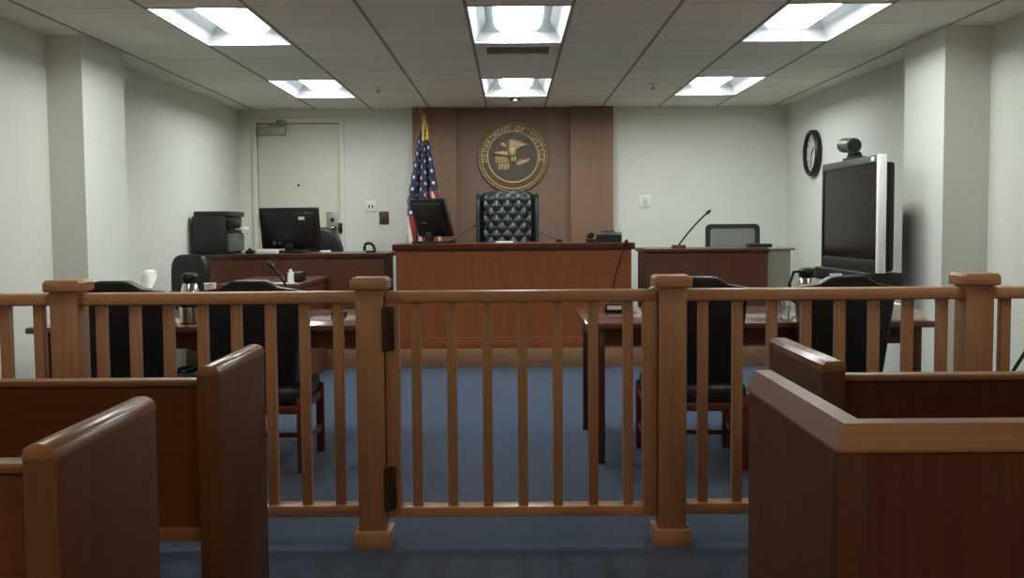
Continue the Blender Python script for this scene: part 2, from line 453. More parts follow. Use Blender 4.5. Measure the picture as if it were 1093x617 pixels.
LBL = {  # first four are unseen, added to brighten the railing's near side
 (3, 0): 'added weak fill light in the ceiling, out of view, above the left half of the railing', (3, 2): 'added weak fill light in the ceiling, out of view, above the right half of the railing',
 (2, 0): 'added fill light in the ceiling, out of view, over the left of the gallery', (2, 2): 'added fill light in the ceiling, out of view, over the right of the gallery',
 (0, 0): 'large recessed fluorescent ceiling light above the left column, nearer the camera than its twin',
 (0, 1): 'large recessed fluorescent ceiling light in front of the air vent, on the aisle line',
 (0, 2): 'large recessed fluorescent ceiling light nearest the white wall column beside the television',
 (1, 0): 'recessed fluorescent ceiling light nearest the closed door with the closer',
 (1, 1): 'recessed fluorescent ceiling light just in front of the round gold seal',
 (1, 2): 'recessed fluorescent ceiling light above the witness stand with the mesh chair',
}
for j, (c, d) in enumerate(ROWS):
    for i, (a, b) in enumerate(TX):
        if (j, i) in LBL: troffer(LBL[(j, i)], a, b, c, d, {2: 'fill_warm', 3: 'fill_dim'}.get(j, 'lamp'))

t = thing('air_vent', 'grey slotted air vent in the ceiling between the two middle lights', 'vent', (.06, 7.43, HC))
bm = nb(); ringprism(bm, [(-.24, 7.22), (.35, 7.22), (.35, 7.66), (-.24, 7.66)], [(-.17, 7.27), (.28, 7.27), (.28, 7.60), (-.17, 7.60)], 'z', HC - .012, HC - .001)
make('frame', bm, 'seam', t)
bm = nb()
for k in range(6): prism(bm, [(7.275 + k * .055, HC - .012), (7.283 + k * .055, HC - .012), (7.325 + k * .055, HC - .002), (7.317 + k * .055, HC - .002)], 'x', -.17, .28)
make('louvre', bm, 'whitep', t)
t = thing('downlight', 'tiny round spotlight in the ceiling above the gold seal', 'spotlight', (.047, 10.33, HC))
bm = nb(); ringprism(bm, [(.047 + .055 * math.cos(a * PI / 12), 10.33 + .055 * math.sin(a * PI / 12)) for a in range(24)], [(.047 + .034 * math.cos(a * PI / 12), 10.33 + .034 * math.sin(a * PI / 12)) for a in range(24)], 'z', HC - .012, HC - .001)
make('trim_ring', bm, 'darkp', t)
bm = nb(); lathe(bm, [(.034, .001), (.022, -.004), (.016, -.010), (.004, -.013)], (.047, 10.33, HC)); make('lamp', bm, 'spot', t)
for x, y, side in ((-1.193, 9.33, 'left'), (1.282, 9.28, 'right')):
    t = thing('sprinkler', 'small white sprinkler head in the ceiling %s of the middle lights' % side, 'sprinkler', (x, y, HC), 0, 'ceiling sprinklers')
    bm = nb(); lathe(bm, [(.04, .004), (.038, -.008), (.014, -.012), (.012, -.03)], (x, y, HC)); make('escutcheon', bm, 'whitep', t)
    bm = nb(); lathe(bm, [(.008, -.03), (.008, -.05), (.022, -.052), (.022, -.055)], (x, y, HC)); make('deflector', bm, 'closer', t)

# ------------------------------------------------------------------ wall fittings
def plate(name, label, cat, x0, x1, z0, z1, mat, bits, bitmat, bitname):
    t = thing(name, label, cat, ((x0 + x1) / 2, YB, (z0 + z1) / 2))
    bx('face_plate', (x0, x1, YB - .008, YB, z0, z1), mat, t, bev=.003)
    for a in bits: bx(bitname, (a[0], a[1], YB - .014, YB - .006, a[2], a[3]), bitmat, t, bev=.002)
plate('wall_outlet', 'white double outlet plate on the back wall right of the door', 'outlet', -1.580, -1.462, 1.455, 1.570, 'whitep', [(-1.547, -1.532, 1.495, 1.525), (-1.512, -1.497, 1.495, 1.525)], 'darkp', 'socket')
plate('light_switch', 'dark brown switch plate on the back wall beside the wood panelling', 'switch', -1.432, -1.328, 1.315, 1.455, 'brownplate', [(-1.40, -1.36, 1.35, 1.42)], 'brownplate', 'rocker')
plate('light_switch', 'white square switch plate on the back wall behind the witness stand', 'switch', 1.385, 1.515, 1.475, 1.612, 'whitep', [(1.432, 1.468, 1.51, 1.578)], 'clockface', 'rocker')

# clock on the right wall
cy, cz = 10.16, 1.985; cx = xr(cy)
t = thing('wall_clock', 'round black-rimmed clock on the right wall above the television', 'clock', (cx, cy, cz))
bm = nb(); lathe(bm, [(.228, -.002), (.228, -.045), (.215, -.062), (.19, -.058), (.183, -.03), (.18, -.002)], (cx, cy, cz), 48, 'x'); make('rim', bm, 'blackp', t)
bm = nb(); lathe(bm, [(.185, -.022), (.185, -.028)], (cx, cy, cz), 48, 'x'); make('dial', bm, 'clockface', t)
for h in range(12):
    bm = nb(); a = h * PI / 6; box(bm, cx - .031, cx - .027, cy + .15 * math.sin(a) - .008, cy + .15 * math.sin(a) + .008, cz + .15 * math.cos(a) - .014, cz + .15 * math.cos(a) + .014)
    make('hour_mark', bm, 'darkp', t)
bm = nb(); tube(bm, [(cx - .033, cy, cz), (cx - .033, cy - .06, cz + .05)], .006, 6); make('hour_hand', bm, 'blackp', t)
bm = nb(); tube(bm, [(cx - .036, cy, cz), (cx - .036, cy + .02, cz - .12)], .004, 6); make('minute_hand', bm, 'blackp', t)

# ------------------------------------------------------------------ seal
SX, SZ, SY = .022, 2.027, YB - .03
seal = thing('wall_seal', 'round gold relief seal with an eagle hung on the wood panelling behind the bench', 'seal', (SX, SY, SZ))
bm = nb(); lathe(bm, [(.385, 0), (.385, -.02), (.36, -.03), (.0005, -.03)], (SX, SY, SZ), 64, 'y'); make('disc', bm, 'seal', seal)
bm = nb(); lathe(bm, [(.268, -.028), (.268, -.034), (.0005, -.034)], (SX, SY, SZ), 64, 'y'); make('field', bm, 'sealdark', seal)
bm = nb()
for k in range(72):
    a = 2 * PI * k / 72; r = .368
    c = Vector((SX + r * math.cos(a), SY - .032, SZ + r * math.sin(a))); d = Vector((math.cos(a + 1.0), 0, math.sin(a + 1.0))) * .014
    tube(bm, [c - d, c, c + d], [.004, .009, .004], 6)
make('rope_border', bm, 'gold', seal)
for r, w in ((.340, .006), (.272, .009)):
    bm = nb(); N = 72
    tube(bm, [(SX + r * math.cos(2 * PI * k / N), SY - .034, SZ + r * math.sin(2 * PI * k / N)) for k in range(N + 1)], w, 8); make('ring', bm, 'gold', seal)
# lettering round the upper arc
bm = nb(); TXT = 'DEPARTMENT OF JUSTICE'
for i, ch in enumerate(TXT):
    if ch == ' ': continue
    fc = bpy.data.curves.new('glyph', 'FONT'); fc.body = ch; fc.size = .070; fc.align_x = 'CENTER'; fc.extrude = .004; fc.resolution_u = 2; fc.offset = .001
    fo = bpy.data.objects.new('glyph', fc); me = bpy.data.meshes.new_from_object(fo)
    a = math.radians(186 - 192 * i / (len(TXT) - 1)); rr = .283
    t_ = bmesh.new(); t_.from_mesh(me)
    mw = Matrix.Translation((SX + rr * math.cos(a), SY - .034, SZ + rr * math.sin(a))) @ Matrix.Rotation(-(a - PI / 2), 4, 'Y') @ Matrix.Rotation(PI / 2, 4, 'X')
    lb = nb(); merge(lb, t_, mw); make('letter', lb, 'gold', seal)
    bpy.data.objects.remove(fo); bpy.data.curves.remove(fc); bpy.data.meshes.remove(me)
def sp(pts): return [(SX + (x - 368) * .001328, SZ - (y - 340) * .001328) for x, y in pts]
bm = nb()
# spread wings, body and tail in low relief, feathers raised as separate ridges
prism(bm, sp([(330, 200), (365, 194), (408, 202), (452, 220), (490, 240), (516, 258), (480, 258), (448, 256), (422, 264), (404, 282), (398, 306), (404, 326), (384, 338), (352, 346), (326, 330), (312, 300), (308, 262), (304, 232)]), 'y', SY - .050, SY - .032, bev=.003)
prism(bm, sp([(318, 300), (286, 288), (246, 296), (194, 306), (230, 316), (266, 322), (300, 330), (340, 344), (346, 322)]), 'y', SY - .047, SY - .032, bev=.003)
make('eagle', bm, 'goldshade', seal)
bm = nb()
for k in range(6):
    a0 = (345 + k * 22, 204 + k * 6); b0 = (338 + k * 10, 262 + k * 3)
    prism(bm, sp([a0, (a0[0] + 14, a0[1] + 4), (b0[0] + 12, b0[1]), b0]), 'y', SY - .058, SY - .046, bev=.002)
for k in range(4):
    prism(bm, sp([(212 + k * 28, 303 - k * 2), (232 + k * 28, 299 - k * 2), (262 + k * 22, 316 + k * 4), (244 + k * 22, 318 + k * 4)]), 'y', SY - .053, SY - .044, bev=.002)
prism(bm, sp([(334, 268), (362, 262), (390, 276), (388, 312), (364, 330), (340, 316)]), 'y', SY - .064, SY - .048, bev=.006)
make('plumage', bm, 'gold', seal)
bm = nb(); prism(bm, sp([(268, 240), (276, 224), (292, 222), (304, 236), (310, 258), (300, 268), (288, 258), (282, 246), (276, 250), (270, 252)]), 'y', SY - .056, SY - .032, bev=.003); make('eagle_head', bm, 'gold', seal)
bm = nb()
for k in range(2):
    prism(bm, sp([(350 + k * 26, 338), (364 + k * 26, 338), (372 + k * 22, 372), (356 + k * 24, 376)]), 'y', SY - .05, SY - .032, bev=.002)
make('talon', bm, 'gold', seal)
bm = nb()
outl = [(212, 352), (226, 334), (252, 330), (276, 338), (300, 334), (326, 346), (336, 374), (340, 410), (336, 448), (312, 452), (290, 442), (262, 444), (242, 438), (232, 404), (218, 380)]
prism(bm, sp(outl), 'y', SY - .040, SY - .032, bev=.002); sh = make('shield', bm, 'goldshade', seal); bm = nb()
for k in range(4):
    prism(bm, sp([(262 + k * 22, 396), (272 + k * 22, 394), (254 + k * 24, 444), (242 + k * 24, 440)]), 'y', SY - .050, SY - .038, bev=.002)
for r_ in range(3):
    for k in range(5):
        cx0, cz0 = 232 + k * 20 + (r_ % 2) * 9, 348 + r_ * 15
        prism(bm, sp([(cx0 - 6, cz0), (cx0, cz0 - 7), (cx0 + 6, cz0), (cx0, cz0 + 7)]), 'y', SY - .047, SY - .038, bev=.0015)
make('shield_relief', bm, 'gold', sh)
bm = nb()
prism(bm, sp([(384, 392), (420, 356), (462, 362), (508, 358), (486, 386), (448, 410), (414, 426), (404, 404)]), 'y', SY - .042, SY - .032, bev=.002); br = make('branch', bm, 'goldshade', seal); bm = nb()
for k in range(6):
    x0, y0_ = 398 + k * 17, 404 - k * 6
    prism(bm, sp([(x0, y0_ + 8), (x0 + 4, y0_ - 16), (x0 + 16, y0_ - 24), (x0 + 14, y0_ - 2)]), 'y', SY - .052, SY - .040, bev=.002)
make('leaves', bm, 'gold', br)

# ------------------------------------------------------------------ judge's bench
t = thing('judge_bench', 'large reddish cherry judge bench in the middle below the gold seal', 'bench', (.016, 9.7, .165))
bm = nb(); box(bm, -1.055, 1.09, 9.305, 9.36, .27, 1.075); make('front_panel', bm, 'cherry', t)
for x0, x1 in ((-1.055, -1.015), (1.05, 1.09)): bx('side_panel', (x0, x1, 9.36, 10.05, .166, 1.075), 'cherry', t)
bm = nb(); box(bm, -1.062, 1.097, 9.296, 9.36, .166, .262, bev=.003); make('base_rail', bm, 'cherry', t)
bx('base_moulding', (-1.066, 1.101, 9.288, 9.36, .262, .274), 'pew_capx', t, bev=.003)
bm = nb(); prism(bm, [(9.262, 1.13), (9.262, 1.10), (9.272, 1.085), (9.285, 1.070), (10.08, 1.070), (10.08, 1.13)], 'x', -1.085, 1.12, bev=.004); make('worktop', bm, 'cherry_dark', t)

# flag
fx, fy = -.895, 10.62
t = thing('flag', 'american flag hanging folded on a gold-tipped pole left of the judge chair', 'flag', (fx, fy, .165))
bm = nb(); lathe(bm, [(.17, 0), (.17, .03), (.09, .06), (.03, .1)], (fx, fy, .166)); make('base', bm, 'goldbright', t)
bm = nb(); cyl(bm, (fx, fy, .24), (fx, fy, 2.40), .014); make('pole', bm, 'goldbright', t)
bm = nb(); lathe(bm, [(.012, 0), (.026, .012), (.026, .03), (.012, .042)], (fx, fy, 2.395))
prism(bm, [(fx - .005, 2.43), (fx + .012, 2.44), (fx - .01, 2.47), (fx - .045, 2.52), (fx - .085, 2.535), (fx - .05, 2.50), (fx - .025, 2.46)], 'y', fy - .012, fy + .012, bev=.004)
make('finial', bm, 'goldbright', t)
bm = nb()
tube(bm, curve((fx, fy - .02, 2.40), (fx + .035, fy - .06, 2.36), (fx + .035, fy - .05, 2.26)), .007)
tube(bm, curve((fx, fy - .02, 2.40), (fx - .02, fy - .06, 2.36), (fx - .005, fy - .05, 2.25)), .007)
for xx, zz in ((.035, 2.26), (-.005, 2.25)): lathe(bm, [(.008, .02), (.013, 0), (.017, -.08), (.006, -.082)], (fx + xx, fy - .05, zz), 12)
make('tassel', bm, 'goldbright', t)
NU, NV = 72, 60
bm = nb(); uvl = bm.loops.layers.uv.new('cloth')
def fl(u, v):
    # v=1 at the top of the pole, the cloth widens and folds as it falls
    d = 1 - v; z = 2.30 - 1.32 * d - .05 * math.sin(u * PI) * (1 - d)
    w = .03 + .135 * min(1, d / .55) ** .9 + .012 * d
    s = u * 2 - 1
    x = fx - .006 + s * w - .012 * d
    f = math.sin(s * 9.0 + 1.0 + d * .8) * .055 * min(1, d * 2.2) + math.sin(s * 21) * .012 * min(1, d * 2)
    y = fy - .035 - .07 * (1 - s * s) * min(1, d * 2) - f
    return Vector((x, y, z - .04 * abs(s) * d))
grid = [[bm.verts.new(fl(i / NU, j / NV)) for i in range(NU + 1)] for j in range(NV + 1)]
for j in range(NV):
    for i in range(NU):
        f = bm.faces.new((grid[j][i], grid[j][i + 1], grid[j + 1][i + 1], grid[j + 1][i]))
        for lp, (a, b) in zip(f.loops, ((i, j), (i + 1, j), (i + 1, j + 1), (i, j + 1))): lp[uvl].uv = (a / NU, b / NV)
cloth = make('cloth', bm, 'flag', t, smooth=180)
so = cloth.modifiers.new('thick', 'SOLIDIFY'); so.thickness = .004

# judge's tufted chair
jx, jy = -.040, 10.22
t = thing('judge_chair', 'dark green-black tufted leather high-back chair behind the judge bench', 'chair', (jx, jy, .165))
bm = nb(); NXc, NZc = 104, 130; hw = .285; zb, zt = .70, 1.645
def tuft(i, k):
    u = i / NXc * 2 - 1; w = k / NZc; z = zb + (zt - zb) * w; x = u * hw
    a = x / .113 + (z - 1.56) / .146; b = x / .113 - (z - 1.56) / .146
    p = (abs(math.sin(PI * a)) * abs(math.sin(PI * b))) ** .95
    edge = min(1, (1 - abs(u)) / .16) * min(1, (1 - w) / .07)
    top = -.05 * (u ** 6) - .014 * u * u
    zz = z + top * max(0, (w - .85) / .15)
    lean = .10 * w
    return Vector((jx + x, jy - .020 * p * max(0, edge) - .05 * min(1, edge + .0) + lean, zz))
g2 = [[bm.verts.new(tuft(i, k)) for i in range(NXc + 1)] for k in range(NZc + 1)]
for k in range(NZc):
    for i in range(NXc): bm.faces.new((g2[k][i], g2[k][i + 1], g2[k + 1][i + 1], g2[k + 1][i]))
# close the back of the cushion
bk = [[bm.verts.new(g2[k][i].co + Vector((0, .10 if 0 < i < NXc and k < NZc else .06, 0))) for i in (0, NXc // 2, NXc)] for k in (0, NZc // 2, NZc)]
for k in range(2):
    for i in range(2): bm.faces.new((bk[k][i], bk[k + 1][i], bk[k + 1][i + 1], bk[k][i + 1]))
bo = [g2[0][i] for i in range(NXc + 1)]
bm.faces.new(bo[::-1] + [bk[0][0], bk[0][1], bk[0][2]])
bm.faces.new([g2[NZc][i] for i in range(NXc + 1)] + [bk[2][2], bk[2][1], bk[2][0]])
bm.faces.new([g2[k][0] for k in range(NZc + 1)] + [bk[2][0], bk[1][0], bk[0][0]])
bm.faces.new([g2[k][NXc] for k in range(NZc, -1, -1)] + [bk[0][2], bk[1][2], bk[2][2]])
make('backrest', bm, 'greenleather', t, smooth=60)
row = 0
z = 1.56
while z > .78:
    off = 0 if row % 2 == 0 else .0565
    for k in range(-2, 3):
        x = k * .113 + off
        if abs(x) > hw - .05: continue
        w = (z - zb) / (zt - zb)
        bm = nb(); lathe(bm, [(.0005, -.006), (.011, -.004), (.015, .002)], (jx + x, jy - .052 + .10 * w, z), 12, 'y'); make('tuft_button', bm, 'button', t)
    z -= .073; row += 1
for s in (-1, 1):
    bm = nb()
    ws = jx + s * .293
    prism(bm, [(jy - .12, .80), (jy + .03, .74), (jy + .16, .80), (jy + .20, 1.55), (jy + .17, 1.60), (jy + .07, 1.615), (jy - .04, 1.56), (jy - .085, 1.40), (jy - .06, 1.10)], 'x', ws - .020, ws + .020, bev=.016, seg=4)
    make('wing', bm, 'greenleather', t)
    bm = nb(); ax = jx + s * .30
    box(bm, ax - .045, ax + .045, jy - .50, jy + .02, .80, .87, bev=.03, seg=4); box(bm, ax - .03, ax + .03, jy - .46, jy - .02, .62, .81, bev=.015)
    make('armrest', bm, 'greenleather', t)
bm = nb(); box(bm, jx - .28, jx + .28, jy - .50, jy + .04, .56, .69, bev=.04, seg=4); make('seat', bm, 'greenleather', t)
bm = nb(); cyl(bm, (jx, jy - .22, .27), (jx, jy - .22, .57), .035); make('column', bm, 'blackp', t)
bm = nb()
for k in range(5):
    a = k * 2 * PI / 5; tube(bm, [(jx, jy - .22, .28), (jx + .29 * math.cos(a), jy - .22 + .29 * math.sin(a), .235)], [.03, .018])
make('star_base', bm, 'chairleg', t)
for k in range(5):
    a = k * 2 * PI / 5; p = Vector((jx + .29 * math.cos(a), jy - .22 + .29 * math.sin(a), .198)); d = Vector((-math.sin(a), math.cos(a), 0)) * .02
    bm = nb(); cyl(bm, p - d, p + d, .032); make('caster', bm, 'blackp', t)

def monitor(label, c, w, h, yaw, tilt, zbase, marks):
    """flat monitor seen from the back; built facing +y, then turned by yaw"""
    t = thing('computer_monitor', label, 'monitor', (c[0], c[1], zbase), yaw)
    R = Matrix.Translation((c[0], c[1], 0)) @ Matrix.Rotation(yaw, 4, 'Z') @ Matrix.Translation((0, 0, c[2])) @ Matrix.Rotation(tilt, 4, 'X')
    R0 = Matrix.Translation((c[0], c[1], zbase)) @ Matrix.Rotation(yaw, 4, 'Z')
    def p(name, fn, mat, par, mm=R):
        q = nb(); fn(q); bmesh.ops.transform(q, matrix=mm, verts=q.verts); return make(name, q, mat, par)
    sh = p('shell', lambda q: (box(q, -w / 2, w / 2, -.012, .022, -h / 2, h / 2, bev=.006), box(q, -w * .42, w * .42, -.032, -.01, -h * .40, h * .40, bev=.012)), 'blackp', t)
    p('screen', lambda q: box(q, -w / 2 + .018, w / 2 - .018, .020, .0235, -h / 2 + .018, h / 2 - .018), 'screen', sh)
    for (mx, mz, mw, mh, mm) in marks:
        p('sticker', lambda q: box(q, mx - mw / 2, mx + mw / 2, -.034, -.031, mz - mh / 2, mz + mh / 2), mm, sh)
    p('stand', lambda q: (box(q, -.04, .04, -.05, -.010, .02, c[2] - zbase - h * .36, bev=.006)), 'blackp', t, R0)
    p('foot', lambda q: box(q, -.15, .15, -.12, .10, .001, .022, bev=.006), 'blackp', t, R0)
    return t
monitor('black monitor on the judge bench, turned and leaning in front of the flag', (-.755, 9.66, 1.372), .43, .375, math.radians(-38), math.radians(20), 1.13, [(-.08, -.04, .07, .014, 'greyp')])
for dx in (-.045, .045):
    pass

# phone on the bench
px_, py_ = .86, 9.66
t = thing('desk_phone', 'black desk phone at the right end of the judge bench', 'phone', (px_, py_, 1.13))
bm = nb(); prism(bm, [(py_ - .11, 1.131), (py_ + .11, 1.131), (py_ + .11, 1.155), (py_ - .10, 1.225), (py_ - .12, 1.20)], 'x', px_ - .06, px_ + .17, bev=.006); make('body', bm, 'darkp', t)
bm = nb(); box(bm, px_ - .155, px_ - .075, py_ - .10, py_ + .10, 1.131, 1.165, bev=.01); make('cradle', bm, 'blackp', t)
bm = nb(); tube(bm, [(px_ - .115, py_ - .11, 1.195), (px_ - .115, py_ - .07, 1.20), (px_ - .115, py_ + .07, 1.195), (px_ - .115, py_ + .11, 1.185)], [.028, .02, .02, .028]); make('handset', bm, 'blackp', t)
bm = nb(); box(bm, px_ - .02, px_ + .10, py_ - .09, py_ - .075, 1.225, 1.25, bev=.004); make('display', bm, 'greyp', t)

bm = nb(); box(bm, -.15, .02, 9.50, 9.62, 1.131, 1.146, bev=.002)
single('paper_stack', bm, 'white', 'small white stack of paper on the bench in front of the tufted chair', 'paper', (-.06, 9.56, 1.131))

def mic(label, base, pts, r=.006, wb=.05, group=None, basemat='blackp'):
    t = thing('gooseneck_microphone', label, 'microphone', base, 0, group)
    bm = nb(); box(bm, base[0] - wb, base[0] + wb, base[1] - .06, base[1] + .06, base[2] + .001, base[2] + .032, bev=.007); make('base', bm, basemat, t)
    bm = nb(); tube(bm, pts, r, 8); make('neck', bm, 'blackp', t)
    a, b = Vector(pts[-2]), Vector(pts[-1]); d = (b - a).normalized()
    bm = nb(); tube(bm, [b - d * .01, b, b + d * .03, b + d * .045], [r, r * 1.7 + .003, r * 1.7 + .003, r]); make('head', bm, 'blackp', t)
    return t
G = 'gooseneck microphones'
mic('thin gooseneck microphone on the judge bench left of the tufted chair', (-.56, 9.75, 1.13), curve((-.56, 9.75, 1.15), (-.50, 9.75, 1.20), (-.36, 9.90, 1.29)), .004, .03, G)
mic('thin gooseneck microphone on the judge bench right of the tufted chair', (.45, 9.75, 1.13), curve((.45, 9.75, 1.145), (.40, 9.75, 1.17), (.27, 9.85, 1.225)), .004, .03, G)
mic('tall gooseneck microphone on the witness stand', (1.56, 9.55, 1.07), curve((1.555, 9.55, 1.09), (1.70, 9.55, 1.29), (1.825, 9.55, 1.395)), .008, .06, G, 'mahogany_top')

# ------------------------------------------------------------------ clerk's desk, left
t = thing('clerk_desk', 'long dark brown wooden desk in front of the door, holding a monitor and printer', 'desk', (-2.0, 9.7, .165))
bx('front_panel', (-2.93, -1.165, 9.31, 9.35, .166, 1.01), 'mahogany', t)
bx('side_panel', (-1.205, -1.165, 9.35, 10.02, .166, 1.01), 'mahogany', t)
bx('side_panel', (-2.93, -2.89, 9.35, 10.02, .166, 1.01), 'mahogany', t)
bm = nb(); prism(bm, [(9.275, 1.05), (9.275, 1.028), (9.29, 1.008), (10.05, 1.008), (10.05, 1.05)], 'x', -2.945, -1.13, bev=.004); make('worktop', bm, 'mahogany_top', t)

monitor('wide black monitor on the clerk desk in front of the door', (-2.09, 9.66, 1.283), .585, .39, math.radians(-9), math.radians(10), 1.05,
        [(.13, .10, .06, .028, 'white'), (-.155, -.135, .028, .035, 'greyp'), (-.105, -.135, .02, .025, 'greyp')])
bm = nb(); box(bm, -2.36, -2.17, 9.40, 9.53, 1.051, 1.085, bev=.004)
single('keyboard', bm, 'whitep', 'white keyboard lying on the clerk desk below the wide monitor', 'keyboard', (-2.27, 9.46, 1.051))
bm = nb(); box(bm, -1.78, -1.69, 9.48, 9.55, 1.051, 1.075, bev=.006)
single('computer_mouse', bm, 'whitep', 'small white mouse on the clerk desk beside the wide monitor', 'mouse', (-1.74, 9.51, 1.051))
# tape dispenser
t = thing('tape_dispenser', 'small black tape dispenser ring at the right end of the clerk desk', 'tape dispenser', (-1.33, 9.55, 1.05))
bm = nb(); box(bm, -1.36, -1.27, 9.52, 9.58, 1.051, 1.07, bev=.006); make('body', bm, 'blackp', t)
bm = nb(); tube(bm, [(-1.372, 9.55, 1.068), (-1.376, 9.55, 1.10), (-1.368, 9.55, 1.128), (-1.345, 9.55, 1.139), (-1.315, 9.55, 1.135), (-1.293, 9.55, 1.115), (-1.277, 9.55, 1.068)], .014, 8); make('arm', bm, 'blackp', t)

# printer
t = thing('printer', 'tall black multifunction printer on the left end of the clerk desk', 'printer', (-2.77, 9.62, 1.05))
bm = nb(); box(bm, -2.938, -2.63, 9.40, 9.98, 1.052, 1.40, bev=.01); make('body', bm, 'darkp', t)
bm = nb(); box(bm, -2.925, -2.60, 9.41, 9.98, 1.395, 1.445, bev=.012); make('scanner_lid', bm, 'darkp', t)
bm = nb(); box(bm, -2.632, -2.598, 9.44, 9.94, 1.07, 1.24, bev=.006); make('paper_tray', bm, 'greyp', t)
bm = nb(); box(bm, -2.64, -2.54, 9.43, 9.62, 1.285, 1.365, bev=.02); make('control_panel', bm, 'blackp', t)
bm = nb(); box(bm, -2.625, -2.545, 9.72, 9.92, 1.27, 1.30, bev=.003); make('paper', bm, 'white', t)

# clerk's round-backed chair
def ellipse(cx_, cz_, a, b, n=28, p=2.4):
    out = []
    for i in range(n):
        th = 2 * PI * i / n; c, s = math.cos(th), math.sin(th)
        out.append((cx_ + a * math.copysign(abs(c) ** (2 / p), c), cz_ + b * math.copysign(abs(s) ** (2 / p), s)))
    return out
def swivel(label, x, y, zf, ztop, bw, bh, yaw, backmat='leather', p=2.4, mesh=False):
    t = thing('swivel_chair', label, 'chair', (x, y, zf), yaw)
    R = Matrix.Translation((x, y, zf)) @ Matrix.Rotation(yaw, 4, 'Z')
    def part(name, fn, mat):
        q = nb(); fn(q); bmesh.ops.transform(q, matrix=R, verts=q.verts); return make(name, q, mat, t)
    zt_ = ztop - zf
    if mesh:
        o = rrect(-bw / 2, bw / 2, zt_ - bh, zt_, .05); i_ = rrect(-bw / 2 + .045, bw / 2 - .045, zt_ - bh + .045, zt_ - .045, .03)
        part('back_frame', lambda q: ringprism(q, o, i_, 'y', .20, .235), 'darkp')
        part('back_mesh', lambda q: prism(q, rrect(-bw / 2 + .04, bw / 2 - .04, zt_ - bh + .04, zt_ - .04, .03), 'y', .214, .218), 'chairmesh')
    else:
        part('backrest', lambda q: prism(q, ellipse(0, zt_ - bh / 2, bw / 2, bh / 2, p=p), 'y', .19, .27, bev=.03, seg=4), backmat)
    part('back_post', lambda q: tube(q, [(0, .24, zt_ - bh * .6), (0, .29, .52), (0, .18, .40), (0, .0, .40)], .022), 'blackp')
    part('seat', lambda q: prism(q, rrect(-.24, .24, -.24, .24, .08), 'z', .42, .50, bev=.025, seg=3), backmat)
    part('column', lambda q: cyl(q, (0, 0, .11), (0, 0, .42), .028), 'blackp')
    def sb(q):
        for k in range(5):
            a = k * 2 * PI / 5; tube(q, [(0, 0, .12), (.27 * math.cos(a), .27 * math.sin(a), .07)], [.03, .016])
    part('star_base', sb, 'blackp')
    for k in range(5):
        a = k * 2 * PI / 5; c = Vector((.27 * math.cos(a), .27 * math.sin(a), .031)); d = Vector((-math.sin(a), math.cos(a), 0)) * .02
        part('caster', lambda q: cyl(q, c - d, c + d, .03), 'blackp')
    return t
swivel('black round-backed chair behind the wide monitor by the door', -2.02, 10.35, .165, 1.29, .56, .60, math.radians(0))
swivel('grey mesh-backed chair behind the witness stand', 2.262, 10.25, .165, 1.292, .552, .50, 0, mesh=True)
swivel('dark swivel chair against the left wall in front of the printer', -2.64, 8.76, 0, 1.075, .34, .50, math.radians(168), p=4)

# side desk running out from the clerk's desk
t = thing('side_desk', 'low brown side desk joining the front of the clerk desk, papers on top', 'desk', (-2.0, 8.6, 0))
bx('front_panel', (-2.30, -1.70, 8.06, 8.10, 0, .815), 'mahogany', t)
bx('side_panel', (-1.74, -1.70, 8.10, 9.27, 0, .815), 'mahogany', t)
bx('side_panel', (-2.30, -2.26, 8.10, 9.27, 0, .815), 'mahogany', t)
bx('worktop', (-2.33, -1.67, 8.02, 9.272, .815, .85), 'mahogany_top', t, bev=.006)
bm = nb(); box(bm, -1.835, -1.695, 8.22, 8.40, .851, .932, bev=.01)
single('desk_speaker', bm, 'blackp', 'small black box on the side desk in front of the clerk desk', 'box', (-1.77, 8.3, .851))
bm = nb(); lathe(bm, [(.022, 0), (.025, .004), (.025, .075), (.013, .085), (.013, .105), (.003, .107)], (-1.762, 8.13, .853))
single('white_bottle', bm, 'whitep', 'tiny white bottle in front of the black box on the side desk', 'bottle', (-1.762, 8.13, .853))
bm = nb(); box(bm, -2.06, -1.73, 8.05, 8.18, .851, .8525)
single('paper_sheet', bm, 'white', 'white sheet of paper at the near edge of the side desk', 'paper', (-1.9, 8.12, .851))
mic('short black microphone beside the printer on the clerk desk', (-2.43, 9.50, 1.05), curve((-2.43, 9.50, 1.075), (-2.44, 9.45, 1.11), (-2.40, 9.36, 1.09)), .009, .035, G)

# ------------------------------------------------------------------ witness stand, right
t = thing('witness_stand', 'reddish brown witness stand with a grey side return right of the judge bench', 'stand', (1.9, 9.7, .165))
bx('front_panel', (1.235, 2.335, 9.31, 9.35, .166, 1.035), 'mahogany', t)
bx('side_panel', (1.235, 1.275, 9.35, 10.0, .166, 1.035), 'mahogany', t)
bm = nb(); prism(bm, [(9.28, 1.07), (9.28, 1.05), (9.295, 1.034), (10.02, 1.034), (10.02, 1.07)], 'x', 1.212, 2.345, bev=.004); make('worktop', bm, 'mahogany_top', t)
bx('return_panel', (2.337, 2.55, 9.34, 9.38, .166, 1.05), 'greypaint', t, label='grey side panel')
bx('return_top', (2.347, 2.59, 9.32, 10.02, 1.05, 1.075), 'greypaint', t, bev=.008, label='grey side top')
bm = nb(); box(bm, 2.185, 2.405, 9.42, 9.55, 1.076, 1.108, bev=.008); box(bm, 2.20, 2.30, 9.43, 9.54, 1.10, 1.116, bev=.005)
single('folded_folder', bm, 'darkp', 'flat black folder lying on the witness stand in front of the mesh chair', 'folder', (2.3, 9.48, 1.076))

